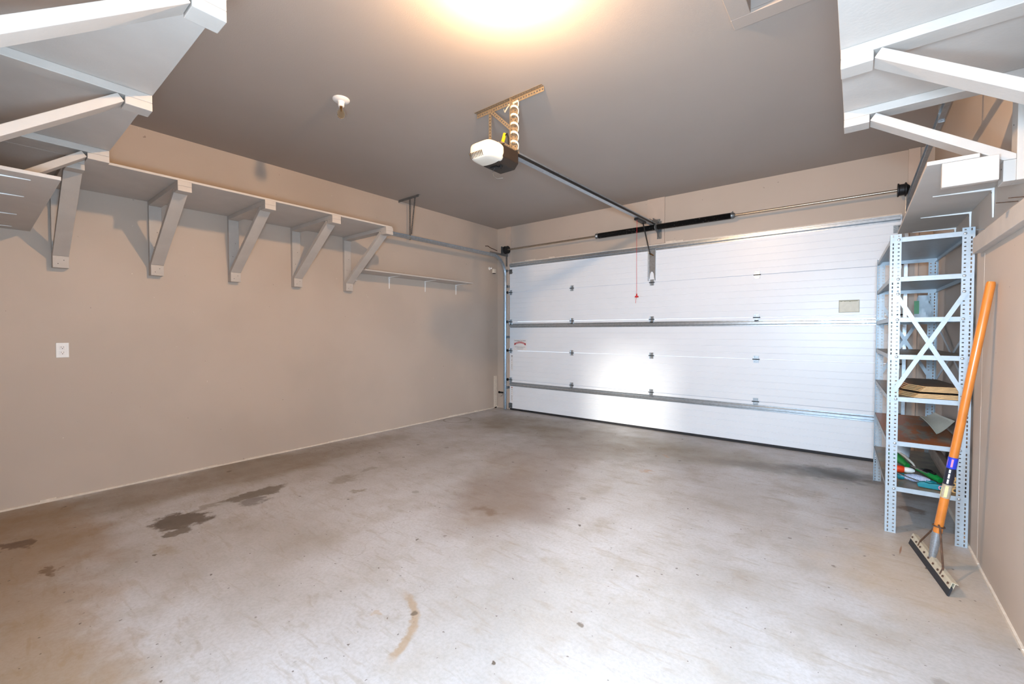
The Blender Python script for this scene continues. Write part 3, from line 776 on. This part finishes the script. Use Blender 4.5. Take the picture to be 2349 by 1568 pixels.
for y, lb in ((3.37, 'right-wall white steel bracket nearest the camera'), (3.95, 'right-wall white steel bracket just above the rack front post'), (4.48, 'right-wall white steel bracket farthest from the camera')):
    dup(mb, (XR, y, 2.066), PI, lb, g)
g = 'white steel brackets under the lower back shelf'
for x, lb in ((-3.2, 'back-shelf white steel bracket tip nearest the bright shelf edge'), (-3.62, 'second steel bracket tip from the bright shelf edge'), (-4.2, 'third steel bracket tip from the bright shelf edge'), (-4.7, 'steel bracket tip farthest from the bright shelf edge, at the left wall')):
    dup(mb, (x, YB, 2.060), PI/2, lb, g)

# ------------------------------------------------------------------ small wall things
ou = thing('wall_outlet', 'white double wall outlet on the left wall', 'outlet', (XL, .453, 1.11))
MB().box(XL, XL+.006, .417, .489, 1.108, 1.224).build('cover_plate', 'white', ou, bevel=.003)
m = MB()
for z in (1.145, 1.186): m.box(XL+.006, XL+.008, .437, .469, z-.014, z+.014)
rc = m.build('receptacle', 'paper', ou, bevel=.0015)
m = MB()
for z in (1.145, 1.186):
    m.box(XL+.008, XL+.0086, .4455, .4475, z, z+.009); m.box(XL+.008, XL+.0086, .4585, .4605, z, z+.009); m.lathe((XL+.0078, .453, z-.007), [(.003, 0), (.003, .001)], 'x', 8)
m.build('socket_slot', 'darkvoid', rc)
se = thing('motion_sensor', 'small white sensor on a ball mount, left wall by the door corner', 'sensor', (XL, 5.5, 2.3))
MB().lathe((XL, 5.485, 2.375), [(.026, 0), (.026, .006), (.012, .012), (.012, .035), (.018, .045), (.010, .055)], 'x', 16).build('ball_mount', 'white', se, True)
o = MB().box(XL+.045, XL+.095, 5.50, 5.55, 2.295, 2.365).build('sensor_body', 'opener_white', se, bevel=.006)
MB().box(XL+.05, XL+.09, 5.505, 5.545, 2.288, 2.296).build('sensor_lens', 'black', o)
pe = thing('photo_eye_bracket', 'small black safety sensor bracket low beside the left track', 'sensor', (-4.66, 5.62, .27))
MB().box(-4.74, -4.60, 5.60, 5.604, .268, .296).lathe((-4.735, 5.602, .282), [(.02, -.002), (.02, .002)], 'y', 14).build('bracket_plate', 'black', pe)
MB().box(-4.645, -4.60, 5.604, 5.64, .262, .302).build('sensor_body', 'black', pe, bevel=.004)
o = MB().tube([(-4.75, 5.66, .20), (-4.72, 5.645, .215), (-4.68, 5.62, .24), (-4.64, 5.62, .27)], .002, 6).build('sensor_wire', 'dark', pe)
o = MB().tube([(XL+.004, 5.38, 2.735), (XL+.006, 5.44, 2.745), (XL+.004, 5.52, 2.722), (XL+.008, 5.60, 2.712), (XL+.004, 5.68, 2.70)], .006, 6).build('low_voltage_wire', 'rusty')
tag(o, 'dark reddish wire stub on the left wall near the cable drum', 'wire')

# ------------------------------------------------------------------ metal storage rack
RX, RY, RA = .168, 3.73, math.radians(1.4)
RW, RD, RH = .380, 1.22, 1.935
rk = thing('storage_rack', 'grey perforated steel storage rack with seven shelves by the right wall', 'storage rack', (RX, RY, 0), RA)
FRL = lambda *a, **k: None
slot, rnd = (.015, .0065), (.007, .009)
def post(x, y, sx, sy, tall=RH):
    m = MB()
    # wide flange across x, narrow flange along y
    m.perf((x, y, 0), (0, 0, 1), (sx, 0, 0), (0, sy, 0), tall, .054, .025, [slot, rnd], .002)
    m.perf((x, y, 0), (0, 0, 1), (0, sy, 0), (sx, 0, 0), tall, .036, .025, [rnd], .002)
    return m.build('post', 'rack', rk, local=True)
post(0, 0, 1, 1); post(RW, 0, -1, 1); post(0, RD, 1, -1); post(RW, RD, -1, -1)
zsh = [1.915, 1.662, 1.402, 1.163, .890, .602, .305]
tops = ['rack', 'rack', 'shelftop', 'shelftop', 'shelftop', 'shelfrust', 'shelftop']
for z, tm in zip(zsh, tops):
    m = MB(); e = .003; t_ = .0015
    m.box(e, RW-e, e, RD-e, z-t_, z, 1)
    m.box(e, RW-e, e, e+t_, z-.030, z); m.box(e, RW-e, RD-e-t_, RD-e, z-.030, z)
    m.box(e, e+t_, e, RD-e, z-.030, z); m.box(RW-e-t_, RW-e, e, RD-e, z-.030, z)
    m.box(e, e+.012, e, RD-e, z-.030, z-.0285); m.box(RW-e-.012, RW-e, e, RD-e, z-.030, z-.0285)
    m.build('shelf_tray', ['rack', tm], rk, local=True)
def flat(p, q, y=None):
    p, q = Vector(p), Vector(q)
    up = Vector((0, 1, 0)) if abs(p.y-q.y) < .05 else Vector((1, 0, 0))
    return MB().bar(p, q, .024, .0025, up).build('cross_brace', 'rack', rk, local=True)
for y in (-.004, RD+.004):
    s = -1 if y < 0 else 1
    flat((.030, y, 1.555), (RW-.030, y, .925)); flat((RW-.030, y+s*.003, 1.555), (.030, y+s*.003, .925))
flat((RW+.002, .03, 1.36), (RW+.002, RD-.03, .92)); flat((RW+.004, RD-.03, 1.36), (RW+.004, .03, .92))
b0 = None
bolts = [(x, -.0015, z-.015) for z in zsh for x in (.041, RW-.041)]+[(.041, -.006, 1.552), (RW-.041, -.009, 1.552)]
for c in bolts:
    if b0 is None:
        b0 = MB().lathe((0, 0, 0), [(.008, 0), (.0085, -.002), (.006, -.005), (.002, -.006)], 'y', 10).build('bolt', 'steel', rk, local=True); b0.location = c
    else:
        o = b0.copy(); COL.objects.link(o); o.parent = rk; o.location = c

# things on the rack --------------------------------------------------
def on_rack(lx, ly, z): 
    c, s = math.cos(RA), math.sin(RA); return Vector((RX+lx*c-ly*s, RY+lx*s+ly*c, z))
# laminate offcuts, loosely fanned
z0 = .8905
for i in range(7):
    th = .0075; g_ = 0 if i < 3 else .012
    a = math.radians(-2+1.2*i); cx, cy = .20+.004*i, .235+.006*i
    c, s = math.cos(a), math.sin(a); w, l = .14-.004*i, .36-.01*i
    pts = [(-w, -l+.02), (-w+.14, -l-.10-.0*i), (w-.01, -l-.095), (w+.01, -l), (w+.005, l), (-w, l)]
    pts = [(-w, -.10), (-.06, -.245), (w+.01, -.235), (w+.012, .36), (-w, .38)]
    pr = [(cx+u*c-v*s, cy+.035+u*s+v*c) for u, v in pts]
    zz = z0+i*(th+.001)+g_
    wp = [on_rack(u, v, 0) for u, v in pr]
    m = MB(); n = len(wp)
    m.add([(p.x, p.y, zz) for p in wp]+[(p.x, p.y, zz+th) for p in wp], [tuple(range(n-1, -1, -1))]+[(k, (k+1) % n, (k+1) % n+n, k+n) for k in range(n)], 0)
    m.add([(p.x, p.y, zz+th) for p in wp], [tuple(range(n))], 1)
    tag(m.build('laminate_offcut', ['mdf', 'laminate']), 'brown laminate board offcut, %s in the stack on the fifth rack shelf' % ['lowest', 'second from bottom', 'third from bottom', 'fourth from bottom', 'third from top', 'second from top', 'topmost'][i], 'board', 'laminate offcuts on the rack')
# curved pale plastic sheet on the sixth shelf
m = MB(); vs = []; fs = []; N = 14
for i in range(N):
    t_ = i/(N-1); ly = .30+.75*t_
    for j in range(8):
        a = j/7; lx = .275+.085*a; z = .605+.02+.085*a**1.6*(1-.35*t_)+.012*math.sin(3*t_+2*a)
        vs.append(on_rack(lx, ly, z))
k = len(vs)
vs += [v+Vector((-.001, 0, -.003)) for v in vs]
for i in range(N-1):
    for j in range(7):
        q = (i*8+j, i*8+j+1, (i+1)*8+j+1, (i+1)*8+j); fs.append(q); fs.append(tuple(x+k for x in q[::-1]))
for i in range(N-1):
    for j in (0, 7): fs.append((i*8+j, (i+1)*8+j, (i+1)*8+j+k, i*8+j+k))
m.add(vs, fs); M['sheet'] = pbr('pale_green_plastic', '#cdd0bf', .35, 0, .05)
tag(m.build('plastic_sheet', 'sheet', None, True), 'curled pale green plastic sheet on the rust-stained rack shelf', 'sheet')
# hanging bag behind the third shelf
m = MB(); vs = []; fs = []
for i in range(9):
    z = 1.4045+.20*i/8; w = .055*(1-.45*(i/8)**1.5); dd = .03*(1-.6*i/8)
    for k in range(14):
        a = 2*PI*k/14; r = 1+.18*math.sin(5*a+i)
        vs.append(on_rack(.285+w*r*math.cos(a), 1.10+dd*r*math.sin(a), z))
for i in range(8):
    for k in range(14): fs.append((i*14+k, i*14+(k+1) % 14, (i+1)*14+(k+1) % 14, (i+1)*14+k))
fs += [tuple(range(14))[::-1], tuple(range(112, 126))]
tb = thing('plastic_bag', 'crumpled white plastic bag with a green print at the back of the rack', 'bag', on_rack(.285, 1.10, 1.404))
MB().add(vs, fs).build('bag_body', 'bluewhite', tb, True)
p = on_rack(.245, 1.066, 0); MB().box(p.x-.018, p.x+.012, p.y-.004, p.y+.002, 1.455, 1.56).build('green_print', 'green', tb)['label'] = 'green printed panel'
# bottom shelf items
zb = .3055
bk = thing('bucket', 'pale ribbed bucket at the back of the lowest rack shelf', 'bucket', (.300, 4.66, zb))
pr = [(.050, 0), (.052, .004)]
for i in range(9): pr += [(.0535+.0006*i, .012+i*.013), (.052+.0006*i, .018+i*.013)]
pr += [(.060, .14), (.063, .145), (.063, .152), (.058, .153), (.052, .02)]
MB().lathe((.300, 4.66, zb), pr, 'z', 28).build('bucket_body', 'bucket', bk, True)
def tubecurve(pts, rs, n=10): return MB().tube(pts, rs, n)
# green trowel-like tools with handles
t = thing('hand_tool', 'green-handled garden tool beside the bucket on the lowest shelf', 'tool', (.27, 4.35, zb))
MB().tube([(.225, 4.50, zb+.045), (.25, 4.42, zb+.05), (.28, 4.33, zb+.04), (.31, 4.25, zb+.028)], [.024, .034, .026, .016], 12).build('grip', 'green', t, True)
MB().tube([(.28, 4.38, zb+.085), (.30, 4.33, zb+.078), (.34, 4.26, zb+.045), (.355, 4.22, zb+.02)], [.006, .009, .007, .004], 8).build('shaft', 'opener_white', t, True)
t = thing('spray_bottle', 'small orange and white bottle lying by the green tool', 'bottle', (.25, 4.1, zb))
MB().lathe((.225, 4.13, zb+.024), [(.012, 0), (.023, .004), (.024, .05), (.018, .06)], 'x', 16).build('bottle_cap', 'orange', t, True)
MB().lathe((.285, 4.13, zb+.024), [(.018, 0), (.020, .012), (.017, .04), (.008, .055)], 'x', 16).build('bottle_body', 'white', t, True)
t = thing('hand_pruner', 'green and black hand pruner in the middle of the lowest shelf', 'tool', (.40, 4.0, zb))
MB().tube([(.355, 4.15, zb+.036), (.385, 4.08, zb+.042), (.42, 4.015, zb+.036), (.452, 3.97, zb+.024)], [.012, .020, .024, .018], 12).build('grip', 'green', t, True)
MB().lathe((.395, 4.03, zb+.058), [(.026, 0), (.028, .006), (.018, .014), (.004, .016)], 'z', 16).tube([(.365, 4.10, zb+.05), (.395, 4.03, zb+.062), (.43, 3.99, zb+.056)], .008, 8).build('pivot', 'black', t, True)
MB().bar((.395, 4.01, zb+.052), (.32, 4.10, zb+.066), .014, .003).build('blade', 'steel', t)
t = thing('work_glove', 'striped work glove with teal cuff on the lowest shelf', 'glove', (.34, 3.93, zb))
vs = []; fs = []
secs = [(.262, .016, .010), (.285, .026, .018), (.315, .036, .026), (.35, .034, .024), (.38, .022, .014), (.40, .008, .006)]
for x, w, h in secs:
    for k in range(14):
        a = 2*PI*k/14; vs.append((x, 3.925+w*math.cos(a), zb+.027+h*math.sin(a)))
for i in range(len(secs)-1):
    for k in range(14): fs.append((i*14+k, (i+1)*14+k, (i+1)*14+(k+1) % 14, i*14+(k+1) % 14))
fs += [tuple(range(14)), tuple(range(70, 84))[::-1]]
MB().add(vs, fs).build('palm', 'stripes', t, True)
MB().tube([(.238, 3.93, zb+.022), (.250, 3.928, zb+.024), (.272, 3.925, zb+.026)], [.020, .022, .020], 14).build('cuff', 'teal', t, True)
for k, yy in enumerate((3.900, 3.915, 3.930, 3.943)):
    MB().tube([(.375, yy, zb+.020), (.405, yy-.004, zb+.016), (.425+.004*(k % 2), yy-.006, zb+.012)], [.009, .008, .006], 8).build('finger', 'teal', t, True)
t = thing('tape_dispenser', 'teal handle tool with pink ring at the front of the lowest shelf', 'tool', (.40, 3.83, zb))
m = MB()
vs = []; pts = [(.325, .020), (.335, .034), (.36, .040), (.385, .034), (.41, .037), (.44, .036), (.462, .034), (.466, .004), (.43, .002), (.36, .003), (.33, .006)]
m.prism([(x, zb+z) for x, z in pts], lambda u, v, w: (u, w, v), 3.800, 3.832)
m.build('handle', 'teal', t, bevel=.004)
MB().lathe((.437, 3.8005, zb+.020), [(.014, 0), (.014, -.004), (.009, -.004), (.009, 0)], 'y', 20).build('ring', 'pink', t, True)
MB().bar((.27, 3.865, zb+.045), (.215, 3.895, zb+.060), .018, .003).bar((.27, 3.865, zb+.045), (.335, 3.825, zb+.036), .012, .003).build('blade', 'steel', t)
# stacked hollow planks
for i, (dz, dx) in enumerate(((0, .010), (.0345, -.002), (.069, -.004), (.1035, -.008))):
    x0 = .472+dx; y0 = 3.80
    t = thing('hollow_plank', 'grey plank with bored tan end, %s in the lowest-shelf pile' % ['lowest', 'second from bottom', 'third from bottom', 'topmost'][i], 'plank', (x0+.018, y0, zb+dz), 0, 'bored planks on the rack')
    w = .018; N = 16
    c = (x0+w, zb+dz+.017)
    MB().box(x0, x0+2*w, y0+.002, y0+.98, zb+dz, zb+dz+.034).build('plank_body', 'greyboard', t, bevel=.006)
    MB().prism([(c[0]+.0165*math.copysign(abs(math.cos(a))**.6, math.cos(a)), c[1]+.0158*math.copysign(abs(math.sin(a))**.6, math.sin(a))) for a in [2*PI*k/20 for k in range(20)]], lambda u, v, w_: (u, w_, v), y0+.0015, y0).build('plank_end', 'tan', t)
    MB().lathe((c[0], y0+.001, c[1]), [(.0095, 0), (.0095, -.002)], 'y', 18).build('bore_hole', 'darkvoid', t)

# ------------------------------------------------------------------ floor squeegee
A, B = Vector((.276, 3.600, 0)), Vector((.375, 2.995, 0))
a = (B-A).normalized(); mid = (A+B)/2
top = Vector((.536, 3.245, 1.565)); basep = mid+Vector((.012, 0, .055))
u = (top-basep).normalized(); nrm = a.cross(u).normalized()
if nrm.x < 0: nrm = -nrm
sq = thing('floor_squeegee', 'floor squeegee with orange wooden handle leaning on the right wall', 'squeegee', mid)
tilt = (Vector((.30, 0, .95))).normalized(); tilt = (tilt-a*tilt.dot(a)).normalized(); tn = a.cross(tilt).normalized()
if tn.x < 0: tn = -tn
hl = (B-A).length/2
MB().obox(mid+tilt*.024+tn*.002, a*hl, tilt*.023, tn*.004).build('rubber_blade', 'seal', sq)['label'] = 'black rubber blade'
cl = MB().obox(mid+tilt*.055-tn*.0035, a*hl*.985, tilt*.017, tn*.0012).obox(mid+tilt*.072+tn*.008, a*hl*.985, tilt*.0012, tn*.012).obox(mid+tilt*.055+tn*.008, a*hl*.985, tilt*.017, tn*.0012).build('blade_clamp', 'holder', sq)
for i in range(9):
    c = mid+a*hl*.9*(i-4)/4+tilt*.055-tn*.005
    MB().tube([c, c-tn*.005], .006, 8).build('clamp_bolt', 'rusty', cl)
f0 = mid+tilt*.06+tn*.006
fdir = (top-f0).normalized()
MB().tube([f0, f0+fdir*.05, f0+fdir*.10, f0+fdir*.155], [.014, .018, .0205, .0215], 18).build('ferrule', 'ferrule', sq, True)
MB().tube([f0+fdir*.12, f0+fdir*.17, f0+fdir*.8, top-fdir*.012, top], [.0185, .0195, .0185, .0185, .015], 20).build('handle', 'handlewood', sq, True)
Lh = (top-f0).length
def sleeve(name, t0, t1, mat, r=.0202):
    return MB().tube([f0+fdir*Lh*t0, f0+fdir*Lh*t1], r, 20).build(name, mat, sq, True)
sleeve('label_sleeve', .345, .385, 'blue', .0206)['label'] = 'blue label band'
sleeve('label_sleeve', .285, .345, 'labelblack')['label'] = 'black label band with white lettering'
sleeve('label_sleeve', .235, .285, 'labelclear')['label'] = 'clear label band with pale yellow strip'
cd = (Vector((0, 0, 1.31))-(f0+fdir*.5)); cd = (cd-fdir*cd.dot(fdir)).normalized(); sd = cd.cross(fdir).normalized()
m = MB()
for t0, t1, off, w in ((.29, .305, .1, .006), (.309, .325, .1, .006), (.329, .341, .1, .006)):
    m.obox(f0+fdir*Lh*(t0+t1)/2+(cd*math.cos(off)+sd*math.sin(off))*.0203, fdir*Lh*(t1-t0)/2, sd*w*.6, cd*.0006)
m.build('printed_strip', 'paper', sq)
m = MB().obox(f0+fdir*Lh*.26+cd*.0203, fdir*Lh*.020, sd*.006, cd*.0006).obox(f0+fdir*Lh*.255+(cd*.3+sd*.95)*.0203, fdir*Lh*.018, cd*.003, sd*.0006); m.build('printed_strip', 'labelyellow', sq)
m = MB().obox(f0+fdir*Lh*.365+cd*.0207, fdir*Lh*.014, sd*.004, cd*.0005).obox(f0+fdir*Lh*.365+(cd*.5+sd*.85)*.0207, fdir*Lh*.013, cd*.003, sd*.0005); m.build('printed_strip', 'pink', sq)
cc = f0+fdir*.19
for s in (-1, 1):
    e = mid+a*s*hl*.56+tilt*.062-tn*.004
    side = a*s*.021
    pts = [e-tilt*.014, e+tilt*.02, cc+side*1.15-fdir*.005, cc+side*1.25+fdir*.012-tn*.01]
    MB().tube(pts, [.0055, .0045, .0045, .0045], 8).build('brace_rod', 'rusty', sq, True)
ring = [cc+(a*math.cos(t)+a.cross(fdir)*math.sin(t))*.0235 for t in [2*PI*i/16 for i in range(17)]]
MB().tube(ring, .004, 8).build('rod_collar', 'rusty', sq, True)
